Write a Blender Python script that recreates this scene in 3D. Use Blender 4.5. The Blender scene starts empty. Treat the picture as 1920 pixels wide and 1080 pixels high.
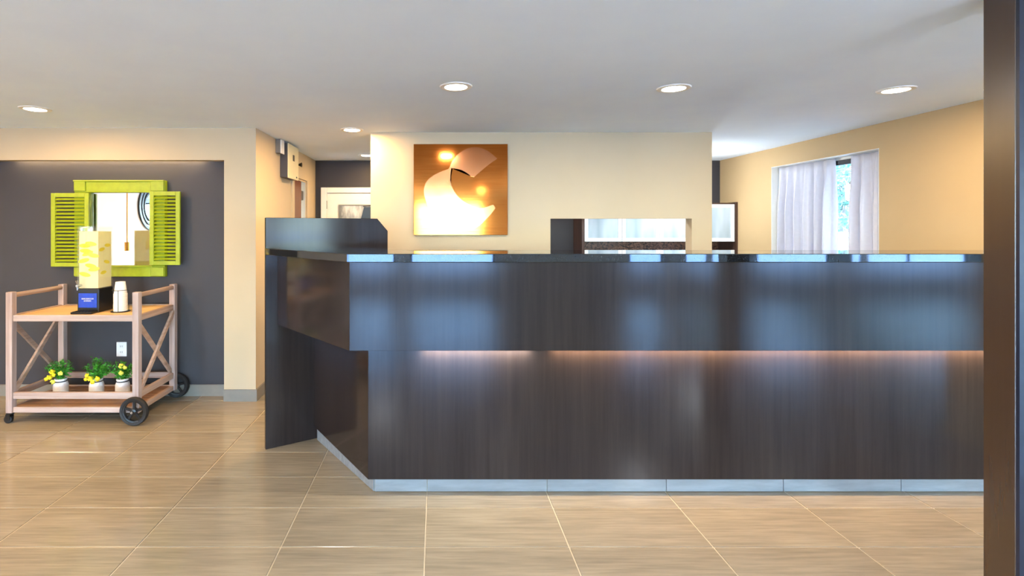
import bpy, bmesh, math, random
from mathutils import Vector, Matrix

# ------------------------------------------------------------------ camera, world, lights, exposure
scene = bpy.context.scene
COL = scene.collection
H = 1.45            # eye height
F = 967.0           # focal length in pixels of a 1920 px wide frame
VX, VY = 818.0, 425.0   # where the camera axis meets the frame

cam_data = bpy.data.cameras.new('camera')
cam_data.sensor_width = 36.0
cam_data.lens = F / 1920 * 36.0
cam_data.shift_x = (960 - VX) / 1920
cam_data.shift_y = -(540 - VY) / 1920
cam_data.clip_start = 0.05
cam = bpy.data.objects.new('camera', cam_data)
COL.objects.link(cam)
cam.location = (0, 0, H)
cam.rotation_euler = (math.radians(90), 0, 0)
scene.camera = cam

world = bpy.data.worlds.new('world')
scene.world = world
world.use_nodes = True
wn = world.node_tree.nodes
wn.clear()
w_out = wn.new('ShaderNodeOutputWorld')
w_bg = wn.new('ShaderNodeBackground')
w_sky = wn.new('ShaderNodeTexSky')
w_sky.sky_type = 'NISHITA'
w_sky.sun_disc = False
w_sky.sun_elevation = math.radians(48)
w_sky.sun_rotation = math.radians(20)
w_sky.dust_density = 0.5
w_sky.air_density = 1.0
w_sky.ozone_density = 2.0
w_bg.inputs['Strength'].default_value = 5.0
w_tint = wn.new('ShaderNodeMix'); w_tint.data_type = 'RGBA'; w_tint.blend_type = 'MULTIPLY'
w_tint.inputs[0].default_value = 1.0
w_tint.inputs[7].default_value = (0.72, 0.95, 1.22, 1.0)      # cool daylight against the warm lamps
world.node_tree.links.new(w_sky.outputs['Color'], w_tint.inputs[6])
world.node_tree.links.new(w_tint.outputs[2], w_bg.inputs['Color'])
world.node_tree.links.new(w_bg.outputs['Background'], w_out.inputs['Surface'])

scene.view_settings.view_transform = 'Standard'
scene.view_settings.look = 'None'
scene.view_settings.gamma = 1.0
scene.view_settings.use_curve_mapping = False
scene.view_settings.exposure = 0.7
scene.cycles.caustics_reflective = False
scene.cycles.caustics_refractive = False

DOWN_W = 12.0                     # watts of one downlight
WARM = (1.0, 0.64, 0.27)
NEUTRAL = (1.0, 0.94, 0.86)


# ------------------------------------------------------------------ helpers
def lin(c):
    out = []
    for v in c:
        v /= 255.0
        out.append(v / 12.92 if v <= 0.04045 else ((v + 0.055) / 1.055) ** 2.4)
    return (out[0], out[1], out[2], 1.0)

def PX(px, py, Y):
    """pixel of the photograph at depth Y -> X, Z"""
    return ((px - VX) * Y / F, H - (py - VY) * Y / F)

def pxX(px, Y): return (px - VX) * Y / F
def pyZ(py, Y): return H - (py - VY) * Y / F

class B:
    """collects shapes into one bmesh, in world coordinates"""
    def __init__(self): self.bm = bmesh.new()
    def box(self, x0, x1, y0, y1, z0, z1, bev=0.0, seg=1):
        bm = bmesh.new() if bev else self.bm
        vs = [bm.verts.new((x, y, z)) for z in (z0, z1) for y in (y0, y1) for x in (x0, x1)]
        for f in ((0, 2, 3, 1), (4, 5, 7, 6), (0, 1, 5, 4), (2, 6, 7, 3), (0, 4, 6, 2), (1, 3, 7, 5)):
            bm.faces.new([vs[i] for i in f])
        if bev:
            bmesh.ops.bevel(bm, geom=bm.edges[:], offset=bev, segments=seg, affect='EDGES', profile=0.5)
            self.merge(bm)
        return self
    def merge(self, bm, mat=None):
        if mat is not None: bm.transform(mat)
        me = bpy.data.meshes.new('tmp'); bm.to_mesh(me); bm.free()
        self.bm.from_mesh(me); bpy.data.meshes.remove(me)
        return self
    def tube(self, a, b, r, seg=12, r2=None):
        a, b = Vector(a), Vector(b)
        d = b - a
        bm = bmesh.new()
        bmesh.ops.create_cone(bm, cap_ends=True, segments=seg, radius1=r, radius2=r if r2 is None else r2, depth=d.length)
        m = Matrix.Translation((a + b) / 2) @ d.to_track_quat('Z', 'Y').to_matrix().to_4x4()
        return self.merge(bm, m)
    def bar(self, a, b, w, h, bev=0.002, up=(0, 1, 0)):
        """rectangular bar from a to b; w across 'up', h along 'up'"""
        a, b = Vector(a), Vector(b)
        d = (b - a); L = d.length; d.normalize()
        u = Vector(up); u = (u - d * u.dot(d)).normalized(); s = d.cross(u)
        t = B(); t.box(-w / 2, w / 2, -h / 2, h / 2, 0, L, bev)
        m = Matrix(((s.x, u.x, d.x, a.x), (s.y, u.y, d.y, a.y), (s.z, u.z, d.z, a.z), (0, 0, 0, 1)))
        return self.merge(t.bm, m)
    def prism(self, pts, z0, z1, bev=0.0):
        bm = bmesh.new()
        lo = [bm.verts.new((x, y, z0)) for x, y in pts]
        hi = [bm.verts.new((x, y, z1)) for x, y in pts]
        n = len(pts)
        bm.faces.new(lo[::-1]); bm.faces.new(hi)
        for i in range(n):
            bm.faces.new((lo[i], lo[(i + 1) % n], hi[(i + 1) % n], hi[i]))
        bmesh.ops.recalc_face_normals(bm, faces=bm.faces[:])
        if bev:
            bmesh.ops.bevel(bm, geom=bm.edges[:], offset=bev, segments=2, affect='EDGES', profile=0.5)
        return self.merge(bm)
    def plate(self, pts, y0, y1, bev=0.0):
        """polygon in X, Z extruded along Y"""
        bm = bmesh.new()
        a = [bm.verts.new((x, y0, z)) for x, z in pts]
        b = [bm.verts.new((x, y1, z)) for x, z in pts]
        n = len(pts)
        bm.faces.new(a); bm.faces.new(b[::-1])
        for i in range(n):
            bm.faces.new((a[i], b[i], b[(i + 1) % n], a[(i + 1) % n]))
        bmesh.ops.recalc_face_normals(bm, faces=bm.faces[:])
        if bev:
            bmesh.ops.bevel(bm, geom=bm.edges[:], offset=bev, segments=2, affect='EDGES', profile=0.5)
        return self.merge(bm)
    def wallpanel(self, p, q, z0, z1, t, side=1, bev=0.0):
        """vertical board between plan points p and q, thickness t to one side"""
        p, q = Vector(p), Vector(q)
        d = (q - p).normalized(); n = Vector((-d.y, d.x)) * side * t
        return self.prism([tuple(p), tuple(q), tuple(q + n), tuple(p + n)], z0, z1, bev)
    def lathe(self, prof, c=(0, 0, 0), seg=24, axis='Z', closed=False):
        bm = bmesh.new()
        rings = []
        for r, z in prof:
            rings.append([bm.verts.new((r * math.cos(2 * math.pi * i / seg), r * math.sin(2 * math.pi * i / seg), z)) for i in range(seg)])
        pairs = list(zip(rings, rings[1:]))
        if closed: pairs.append((rings[-1], rings[0]))
        for a, b in pairs:
            for i in range(seg):
                bm.faces.new((a[i], a[(i + 1) % seg], b[(i + 1) % seg], b[i]))
        if not closed:
            if prof[0][0] > 1e-6: bm.faces.new(rings[0][::-1])
            if prof[-1][0] > 1e-6: bm.faces.new(rings[-1])
        bmesh.ops.remove_doubles(bm, verts=bm.verts[:], dist=1e-6)
        bmesh.ops.recalc_face_normals(bm, faces=bm.faces[:])
        m = Matrix.Translation(c)
        if axis == 'Y': m = m @ Matrix.Rotation(math.radians(90), 4, 'X')
        if axis == 'X': m = m @ Matrix.Rotation(math.radians(90), 4, 'Y')
        return self.merge(bm, m)
    def ball(self, c, r, u=14, v=10, s=(1, 1, 1)):
        bm = bmesh.new()
        bmesh.ops.create_uvsphere(bm, u_segments=u, v_segments=v, radius=r)
        return self.merge(bm, Matrix.Translation(c) @ Matrix.Diagonal((s[0], s[1], s[2], 1)))

def origin_of(o):
    v = Vector((0, 0, 0))
    while o is not None:
        v += o.location; o = o.parent
    return v

def obj(name, b, mat, parent=None, smooth=False, at=None):
    """links the collected shapes as ONE mesh object (children keep their thing's origin unless 'at' is given)"""
    bm = b.bm
    if parent is None:
        if at is None:
            xs = [v.co for v in bm.verts]
            at = Vector(((min(c.x for c in xs) + max(c.x for c in xs)) / 2, (min(c.y for c in xs) + max(c.y for c in xs)) / 2, min(c.z for c in xs)))
        base = Vector(at)
    else:
        base = Vector(at) if at is not None else origin_of(parent)
    bm.transform(Matrix.Translation(-base))
    me = bpy.data.meshes.new(name)
    bm.to_mesh(me); bm.free()
    me.materials.append(mat)
    o = bpy.data.objects.new(name, me)
    COL.objects.link(o)
    if parent is not None:
        o.parent = parent
        o.location = base - origin_of(parent)
    else:
        o.location = base
    if smooth:
        me.shade_smooth()
        me.set_sharp_from_angle(angle=math.radians(38))
    return o

def tag(o, label, cat, group=None):
    o['label'] = label; o['category'] = cat
    if group: o['group'] = group
    return o

def thing(name, label, cat, loc, group=None):
    o = bpy.data.objects.new(name, None)
    o.empty_display_size = 0.05
    COL.objects.link(o); o.location = loc
    return tag(o, label, cat, group)

def struct(name, b, mat, label=None):
    o = obj(name, b, mat)
    o['kind'] = 'structure'
    if label: o['label'] = label
    return o

def copy_tree(o, parent=None):
    c = o.copy(); COL.objects.link(c); c.parent = parent
    for ch in list(o.children): copy_tree(ch, c)
    return c

# ------------------------------------------------------------------ materials
def mat_new(name):
    m = bpy.data.materials.new(name); m.use_nodes = True
    nt = m.node_tree
    return m, nt, nt.nodes['Principled BSDF']

def mixrgb(nt, fac, a, b, blend='MIX'):
    n = nt.nodes.new('ShaderNodeMix'); n.data_type = 'RGBA'; n.blend_type = blend
    for s, v in ((n.inputs[0], fac), (n.inputs[6], a), (n.inputs[7], b)):
        if hasattr(v, 'is_output') or isinstance(v, bpy.types.NodeSocket): nt.links.new(v, s)
        else: s.default_value = v
    return n.outputs[2]

def noise(nt, scale=(1, 1, 1), s=5.0, detail=4.0, coord='Object', rough=0.55, offset=None):
    tc = nt.nodes.new('ShaderNodeTexCoord')
    mp = nt.nodes.new('ShaderNodeMapping'); mp.inputs['Scale'].default_value = scale
    src = tc.outputs[coord]
    if coord == 'World':
        src = None
    if offset is not None:
        ad = nt.nodes.new('ShaderNodeVectorMath'); ad.operation = 'ADD'
        nt.links.new(src, ad.inputs[0]); nt.links.new(offset, ad.inputs[1]); src = ad.outputs[0]
    nt.links.new(src, mp.inputs['Vector'])
    n = nt.nodes.new('ShaderNodeTexNoise'); n.inputs['Scale'].default_value = s
    n.inputs['Detail'].default_value = detail; n.inputs['Roughness'].default_value = rough
    nt.links.new(mp.outputs[0], n.inputs['Vector'])
    return n.outputs['Fac']

def ramp(nt, fac, p0, c0, p1, c1):
    r = nt.nodes.new('ShaderNodeValToRGB')
    r.color_ramp.elements[0].position = p0; r.color_ramp.elements[0].color = c0
    r.color_ramp.elements[1].position = p1; r.color_ramp.elements[1].color = c1
    nt.links.new(fac, r.inputs['Fac'])
    return r.outputs['Color']

def bump(nt, bsdf, fac, strength, dist=0.002):
    b = nt.nodes.new('ShaderNodeBump'); b.inputs['Strength'].default_value = strength
    b.inputs['Distance'].default_value = dist
    nt.links.new(fac, b.inputs['Height']); nt.links.new(b.outputs[0], bsdf.inputs['Normal'])

def plain(name, rgb, rough=0.5, metal=0.0, var=0.06, scale=14.0, spec=0.5, bmp=0.0):
    m, nt, b = mat_new(name)
    c = lin(rgb)
    d = tuple(v * (1 - var) for v in c[:3]) + (1,)
    e = tuple(min(1, v * (1 + var)) for v in c[:3]) + (1,)
    f = noise(nt, s=scale)
    nt.links.new(ramp(nt, f, 0.35, d, 0.65, e), b.inputs['Base Color'])
    b.inputs['Roughness'].default_value = rough
    b.inputs['Metallic'].default_value = metal
    b.inputs['Specular IOR Level'].default_value = spec
    if bmp: bump(nt, b, noise(nt, s=scale * 12), bmp, 0.001)
    return m

def wood(name, dark, light, rough, axis, coat=0.0, scale=1.0, spec=0.5, coat_rough=0.15, rot=0.0, bmp=0.08):
    m, nt, b = mat_new(name)
    st = {'X': (0.5, 14, 14), 'Y': (14, 0.5, 14), 'Z': (14, 14, 0.5)}[axis]
    st = tuple(v * scale for v in st)
    f1 = noise(nt, st, 3.0, 8.0, rough=0.65)
    f2 = noise(nt, tuple(v * 0.35 for v in st), 2.0, 3.0)
    a = nt.nodes.new('ShaderNodeMath'); a.operation = 'MULTIPLY_ADD'
    nt.links.new(f1, a.inputs[0]); a.inputs[1].default_value = 0.6
    g = nt.nodes.new('ShaderNodeMath'); g.operation = 'MULTIPLY'; nt.links.new(f2, g.inputs[0]); g.inputs[1].default_value = 0.4
    nt.links.new(g.outputs[0], a.inputs[2])
    nt.links.new(ramp(nt, a.outputs[0], 0.36, lin(dark), 0.64, lin(light)), b.inputs['Base Color'])
    b.inputs['Roughness'].default_value = rough
    b.inputs['Specular IOR Level'].default_value = spec
    b.inputs['Coat Weight'].default_value = coat
    b.inputs['Coat Roughness'].default_value = coat_rough
    if bmp: bump(nt, b, f1, bmp, 0.0006)
    return m

def emit(name, rgb, strength):
    m, nt, b = mat_new(name)
    b.inputs['Base Color'].default_value = (1, 1, 1, 1)
    b.inputs['Emission Color'].default_value = tuple(rgb) + (1,)
    b.inputs['Emission Strength'].default_value = strength
    return m

M = {}
M['ceiling'] = plain('ceiling_paint', (228, 241, 255), 0.85, var=0.015, scale=3, spec=0.2)
M['cream'] = plain('cream_paint', (196, 176, 145), 0.7, var=0.015, scale=3, spec=0.25)
M['tan'] = plain('cream_paint_warmlit', (194, 165, 122), 0.7, var=0.015, scale=3, spec=0.25)  # cream wall paint with the warm lamp light put into its colour
M['accent'] = plain('charcoal_paint', (59, 57, 60), 0.55, var=0.03, scale=3, spec=0.35)
M['lobby'] = plain('lobby_paint', (226, 224, 220), 0.7, var=0.02, scale=3, spec=0.25)
M['grey_base'] = plain('grey_base_tile', (128, 122, 112), 0.4, var=0.05, scale=10)
M['white'] = plain('white_paint', (238, 236, 228), 0.45, var=0.015)
M['white_plastic'] = plain('white_plastic', (232, 230, 224), 0.35, var=0.01)
M['black'] = plain('black_plastic', (18, 18, 19), 0.3, var=0.1)
M['rubber'] = plain('black_rubber', (24, 24, 25), 0.6, var=0.1)
M['chrome'] = plain('brushed_steel', (190, 190, 192), 0.25, metal=1.0, var=0.03)
M['dark_metal'] = plain('dark_metal', (45, 46, 50), 0.4, metal=0.6, var=0.05)
M['veneer'] = wood('dark_wood_veneer', (36, 29, 27), (46, 38, 35), 0.13, 'Z', coat=0.0, spec=0.28, bmp=0.0)
M['column'] = wood('column_wood', (62, 42, 25), (65, 44, 27), 0.26, 'Z', spec=0.8, bmp=0.0)
M['navy'] = plain('navy_metal', (22, 25, 40), 0.35, var=0.08)
M['cart_wood'] = wood('washed_wood', (146, 122, 112), (190, 170, 160), 0.6, 'X', bmp=0.15)
M['cart_post'] = wood('washed_wood_upright', (144, 120, 112), (188, 168, 160), 0.6, 'Z', bmp=0.15)
M['cart_side'] = wood('washed_wood_depth', (142, 114, 98), (188, 160, 142), 0.6, 'Y', bmp=0.15)
M['cart_top'] = wood('honey_wood', (196, 152, 96), (226, 188, 132), 0.5, 'X', bmp=0.1)
M['plank'] = wood('brown_plank', (112, 78, 52), (168, 124, 88), 0.55, 'X', bmp=0.15)
M['lime'] = plain('lime_paint', (146, 160, 18), 0.45, var=0.08, scale=20, bmp=0.05)
M['brown_door'] = wood('reddish_door_wood', (88, 42, 16), (120, 62, 26), 0.35, 'Z', bmp=0.05)
M['cab_brown'] = wood('cabinet_wood', (46, 30, 24), (82, 56, 44), 0.4, 'Z', bmp=0.05)
M['alu'] = plain('white_aluminium', (232, 236, 238), 0.3, var=0.01)
M['blue'] = plain('blue_card', (14, 58, 168), 0.35, var=0.12, scale=30)
M['cup'] = plain('paper_cup', (238, 230, 216), 0.6, var=0.02)
M['jar'] = plain('chalk_white_jar', (226, 226, 226), 0.45, var=0.05, scale=40)
M['lemon'] = plain('yellow_bloom', (240, 212, 30), 0.5, var=0.12, scale=60)
M['lemon2'] = plain('pale_yellow_bloom', (226, 222, 84), 0.5, var=0.12, scale=60)
M['grout'] = plain('grout', (190, 174, 146), 0.8, var=0.04, scale=30)
M['beige_box'] = plain('beige_enamel', (232, 216, 170), 0.45, var=0.02)
M['box_side'] = plain('grey_enamel', (70, 66, 66), 0.5, var=0.04)
M['brass'] = plain('brass', (196, 148, 70), 0.3, metal=0.9, var=0.05)
M['asphalt'] = plain('pale_paving', (214, 214, 212), 0.9, var=0.1, scale=4)
M['bark'] = plain('bark', (92, 76, 62), 0.9, var=0.2, scale=20)
M['siding'] = plain('pale_siding', (228, 222, 210), 0.7, var=0.05)

def leaf_mat(name, a, b_):
    m, nt, b = mat_new(name)
    oi = nt.nodes.new('ShaderNodeNewGeometry')
    nt.links.new(ramp(nt, oi.outputs['Random Per Island'], 0.0, lin(a), 1.0, lin(b_)), b.inputs['Base Color'])
    b.inputs['Roughness'].default_value = 0.5
    return m
M['leaf'] = leaf_mat('small_leaves', (22, 86, 14), (70, 160, 34))
M['tree_leaf'] = leaf_mat('tree_leaves', (60, 96, 72), (128, 160, 128))

# floor tile: fine streaks along X, every tile a little different
def tile_mat(name, a, b_, rough):
    m, nt, b = mat_new(name)
    oi = nt.nodes.new('ShaderNodeObjectInfo')
    cx = nt.nodes.new('ShaderNodeCombineXYZ')
    ml = nt.nodes.new('ShaderNodeMath'); ml.operation = 'MULTIPLY'; ml.inputs[1].default_value = 37.0
    nt.links.new(oi.outputs['Random'], ml.inputs[0])
    nt.links.new(ml.outputs[0], cx.inputs[0]); nt.links.new(ml.outputs[0], cx.inputs[1])
    f1 = noise(nt, (1.6, 26, 10), 2.2, 7.0, rough=0.62, offset=cx.outputs[0])
    f2 = noise(nt, (1.2, 5, 5), 1.6, 2.0, offset=cx.outputs[0])
    s = nt.nodes.new('ShaderNodeMath'); s.operation = 'MULTIPLY_ADD'; s.inputs[1].default_value = 0.7
    nt.links.new(f1, s.inputs[0])
    g = nt.nodes.new('ShaderNodeMath'); g.operation = 'MULTIPLY'; g.inputs[1].default_value = 0.3
    nt.links.new(f2, g.inputs[0]); nt.links.new(g.outputs[0], s.inputs[2])
    col = ramp(nt, s.outputs[0], 0.33, lin(a), 0.66, lin(b_))
    hsv = nt.nodes.new('ShaderNodeHueSaturation')
    mr = nt.nodes.new('ShaderNodeMapRange'); mr.inputs['To Min'].default_value = 0.95; mr.inputs['To Max'].default_value = 1.05
    nt.links.new(oi.outputs['Random'], mr.inputs['Value']); nt.links.new(mr.outputs[0], hsv.inputs['Value'])
    nt.links.new(col, hsv.inputs['Color'])
    nt.links.new(hsv.outputs[0], b.inputs['Base Color'])
    b.inputs['Roughness'].default_value = rough
    b.inputs['Specular IOR Level'].default_value = 0.5
    return m
M['tile'] = tile_mat('taupe_floor_tile', (128, 116, 97), (157, 144, 121), 0.17)
M['kick'] = tile_mat('grey_plinth_tile', (112, 114, 114), (136, 138, 138), 0.16)

# polished dark stone
m, nt, b = mat_new('polished_dark_granite')
f = noise(nt, s=180.0, detail=2.0)
nt.links.new(ramp(nt, f, 0.55, lin((16, 18, 20)), 0.75, lin((52, 58, 62))), b.inputs['Base Color'])
b.inputs['Roughness'].default_value = 0.03
b.inputs['Specular IOR Level'].default_value = 0.8
M['granite'] = m

# brushed copper
m, nt, b = mat_new('brushed_copper')
f = noise(nt, (0.6, 1, 60), 4.0, 4.0)
nt.links.new(ramp(nt, f, 0.3, lin((186, 102, 40)), 0.7, lin((204, 122, 54))), b.inputs['Base Color'])
b.inputs['Metallic'].default_value = 1.0
b.inputs['Roughness'].default_value = 0.08
bump(nt, b, f, 0.04, 0.0005)
M['copper'] = m
m, nt, b = mat_new('satin_rose_copper')
f = noise(nt, (1, 1, 1), 6.0, 3.0)
nt.links.new(ramp(nt, f, 0.3, lin((200, 126, 80)), 0.7, lin((210, 136, 90))), b.inputs['Base Color'])
b.inputs['Metallic'].default_value = 1.0
b.inputs['Roughness'].default_value = 0.14
M['rose'] = m

m, nt, b = mat_new('mirror_glass')
b.inputs['Base Color'].default_value = (0.93, 0.94, 0.93, 1)
b.inputs['Metallic'].default_value = 1.0
b.inputs['Roughness'].default_value = 0.01
M['mirror'] = m

def clear_mat(name, tint, gloss):
    m = bpy.data.materials.new(name); m.use_nodes = True
    nt = m.node_tree; nt.nodes.clear()
    o = nt.nodes.new('ShaderNodeOutputMaterial')
    t = nt.nodes.new('ShaderNodeBsdfTransparent'); t.inputs[0].default_value = tint
    g = nt.nodes.new('ShaderNodeBsdfGlossy'); g.inputs['Roughness'].default_value = 0.02
    lw = nt.nodes.new('ShaderNodeLayerWeight'); lw.inputs['Blend'].default_value = 0.5
    pw = nt.nodes.new('ShaderNodeMath'); pw.operation = 'POWER'; pw.inputs[1].default_value = 4.0
    nt.links.new(lw.outputs['Facing'], pw.inputs[0])
    fr = nt.nodes.new('ShaderNodeMath'); fr.operation = 'MULTIPLY_ADD'; fr.inputs[1].default_value = 0.6; fr.inputs[2].default_value = gloss
    nt.links.new(pw.outputs[0], fr.inputs[0])
    mx = nt.nodes.new('ShaderNodeMixShader')
    nt.links.new(fr.outputs[0], mx.inputs[0]); nt.links.new(t.outputs[0], mx.inputs[1]); nt.links.new(g.outputs[0], mx.inputs[2])
    nt.links.new(mx.outputs[0], o.inputs['Surface'])
    return m
M['glass'] = clear_mat('window_glass', (0.96, 0.98, 0.98, 1), 0.04)
M['acrylic'] = clear_mat('clear_acrylic', (0.99, 0.99, 0.98, 1), 0.05)

def translucent(name, rgb, through, clear):
    m = bpy.data.materials.new(name); m.use_nodes = True
    nt = m.node_tree; nt.nodes.clear()
    o = nt.nodes.new('ShaderNodeOutputMaterial')
    d = nt.nodes.new('ShaderNodeBsdfDiffuse'); tr = nt.nodes.new('ShaderNodeBsdfTranslucent'); cl = nt.nodes.new('ShaderNodeBsdfTransparent')
    f = noise(nt, (1, 1, 1), 30.0, 3.0)
    c = lin(rgb)
    colr = ramp(nt, f, 0.3, tuple(v * 0.95 for v in c[:3]) + (1,), 0.7, c)
    nt.links.new(colr, d.inputs[0]); nt.links.new(colr, tr.inputs[0])
    a = nt.nodes.new('ShaderNodeMixShader'); a.inputs[0].default_value = through
    nt.links.new(d.outputs[0], a.inputs[1]); nt.links.new(tr.outputs[0], a.inputs[2])
    e = nt.nodes.new('ShaderNodeMixShader'); e.inputs[0].default_value = clear
    nt.links.new(a.outputs[0], e.inputs[1]); nt.links.new(cl.outputs[0], e.inputs[2])
    nt.links.new(e.outputs[0], o.inputs['Surface'])
    return m
M['sheer'] = translucent('sheer_white_fabric', (222, 220, 228), 0.10, 0.01)
M['drink'] = translucent('cloudy_lemon_drink', (255, 248, 205), 0.45, 0.0)
M['slice'] = translucent('lemon_slice', (252, 232, 84), 0.3, 0.0)

# frosted cabinet glass
m, nt, b = mat_new('frosted_glass')
f = noise(nt, (3, 3, 0.6), 2.0, 2.0)
nt.links.new(ramp(nt, f, 0.3, lin((146, 166, 180)), 0.7, lin((196, 210, 222))), b.inputs['Base Color'])
b.inputs['Roughness'].default_value = 0.25
M['frost'] = m
# mosaic strip
m, nt, b = mat_new('brown_mosaic')
vt = nt.nodes.new('ShaderNodeTexVoronoi'); vt.inputs['Scale'].default_value = 60.0
tc = nt.nodes.new('ShaderNodeTexCoord'); nt.links.new(tc.outputs['Object'], vt.inputs['Vector'])
sp = nt.nodes.new('ShaderNodeSeparateColor'); nt.links.new(vt.outputs['Color'], sp.inputs[0])
nt.links.new(ramp(nt, sp.outputs[0], 0.1, lin((42, 24, 20)), 0.9, lin((128, 92, 72))), b.inputs['Base Color'])
b.inputs['Roughness'].default_value = 0.3
M['mosaic'] = m
# door pane with a room seen dimly through wired glass
m, nt, b = mat_new('wired_door_glass')
f = noise(nt, (3, 3, 1.2), 3.0, 4.0)
nt.links.new(ramp(nt, f, 0.4, lin((120, 122, 120)), 0.62, lin((214, 214, 208))), b.inputs['Base Color'])
b.inputs['Roughness'].default_value = 0.15
M['doorglass'] = m

# ------------------------------------------------------------------ the setting
CEIL = 2.27
XR = 3.52           # right wall
XC = -1.50          # corridor side of the pier
YB = 6.40           # back wall
XL, XE, YR = -5.0, 13.0, -6.6     # the lobby behind the camera
YP = 4.287          # face of the pier and header
YN = 4.425          # back of the niche

# floor: grout bed, tiles laid in a straight grid on it
TW, TD, GAP = 0.653, 0.327, 0.007
TX0, TY0 = -0.051, 2.333
floor = struct('floor', B().box(XL - 0.1, XE + 0.1, YR - 0.1, YB + 0.1, -0.06, -0.0035), M['grout'])
tb = B().box(GAP / 2, TW - GAP / 2, GAP / 2, TD - GAP / 2, -0.012, 0.0, 0.0015)
tile_mesh = bpy.data.meshes.new('tile'); tb.bm.to_mesh(tile_mesh); tb.bm.free(); tile_mesh.materials.append(M['tile'])
rest = B()
def in_view(x, y):
    if y < 2.0: return False
    for cx in (x, x + TW):
        for cy in (y, y + TD):
            px = VX + F * cx / cy; py = VY + F * H / cy
            if -60 < px < 1900 and py < 1130: return True
    return False
def under_counter(x, y):
    # wholly behind the counter front or behind the counter's angled end
    if x > -0.5 and y > 2.86: return True
    if x > -1.15 and y > 3.55: return True
    return False
for i in range(-8, 21):
    for j in range(-28, 13):
        x, y = TX0 + i * TW, TY0 + j * TD
        if x + TW < XL or x > XE or y + TD < YR or y > YB: continue
        if x > XR + 0.2 and y > 2.2: continue
        if x < -2.2 and y > YN + 0.1: continue
        if in_view(x, y) and not under_counter(x, y) and y < 4.7:
            t = bpy.data.objects.new('tile', tile_mesh); COL.objects.link(t)
            t.parent = floor; t.location = Vector((x, y, 0)) - floor.location
        else:
            rest.box(x + GAP / 2, x + TW - GAP / 2, y + GAP / 2, y + TD - GAP / 2, -0.012, 0.0)
o = obj('tile_field', rest, M['tile'], floor); o['kind'] = 'stuff'

struct('ceiling', B().box(XL - 0.1, XE + 0.1, YR - 0.1, YB + 0.1, CEIL, CEIL + 0.1), M['ceiling'])
FILL_WIN = [(-5.8, -3.6)]  # unseen side window, added to bring more daylight onto the ceiling
ws = B(); ys = YR
for a, c in FILL_WIN:
    ws.box(XL - 0.1, XL, ys, a, 0, CEIL); ws.box(XL - 0.1, XL, a, c, 0, 0.31); ws.box(XL - 0.1, XL, a, c, 2.16, CEIL); ys = c
ws.box(XL - 0.1, XL, ys, YN + 0.1, 0, CEIL)
struct('wall_left', ws, M['lobby'])
struct('wall_niche', B().box(XL, -1.764, YN, YN + 0.1, 0, CEIL), M['accent'])
struct('wall_header', B().box(XL, -1.764, YP, YN - 0.055, 2.004, CEIL), M['cream'])
# pier and corridor side wall with the brown door's opening
D0, D1, DT = 5.40, 5.93, 1.975
wc = B()
wc.box(-1.764, XC, YP, D0, 0, CEIL)
wc.box(-1.764, XC, D1, YB, 0, CEIL)
wc.box(-1.764, XC, D0, D1, DT, CEIL)
struct('wall_corridor', wc, M['cream'])
struct('wall_back', B().box(-1.764, XR + 0.12, YB, YB + 0.1, 0, CEIL), M['accent'])
# feature wall behind the desk with its pass-through
FX0, FX1, FY0, FY1 = -0.57, 2.395, 4.48, 4.595
OX0, OX1, OZ0, OZ1 = 0.992, 2.22, 0.9, 1.52
wf = B()
wf.box(FX0, OX0, FY0, FY1, 0, CEIL); wf.box(OX1, FX1, FY0, FY1, 0, CEIL)
wf.box(OX0, OX1, FY0, FY1, OZ1, CEIL); wf.box(OX0, OX1, FY0, FY1, 0, OZ0)
struct('wall_feature', wf, M['cream'])
# right wall with the window
WY0, WY1, WZ0, WZ1 = 4.10, 5.42, 0.75, 2.075
wr = B()
wr.box(XR, XR + 0.16, 1.98, WY0, 0, CEIL); wr.box(XR, XR + 0.16, WY1, YB, 0, CEIL)
wr.box(XR, XR + 0.16, WY0, WY1, 0, WZ0); wr.box(XR, XR + 0.16, WY0, WY1, WZ1, CEIL)
struct('wall_right', wr, M['tan'])
struct('wall_return', B().box(XR + 0.16, XE, 1.98, 2.1, 0, CEIL), M['lobby'])
struct('wall_lobby_side', B().box(XE, XE + 0.1, YR, 2.1, 0, CEIL), M['lobby'])
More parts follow.
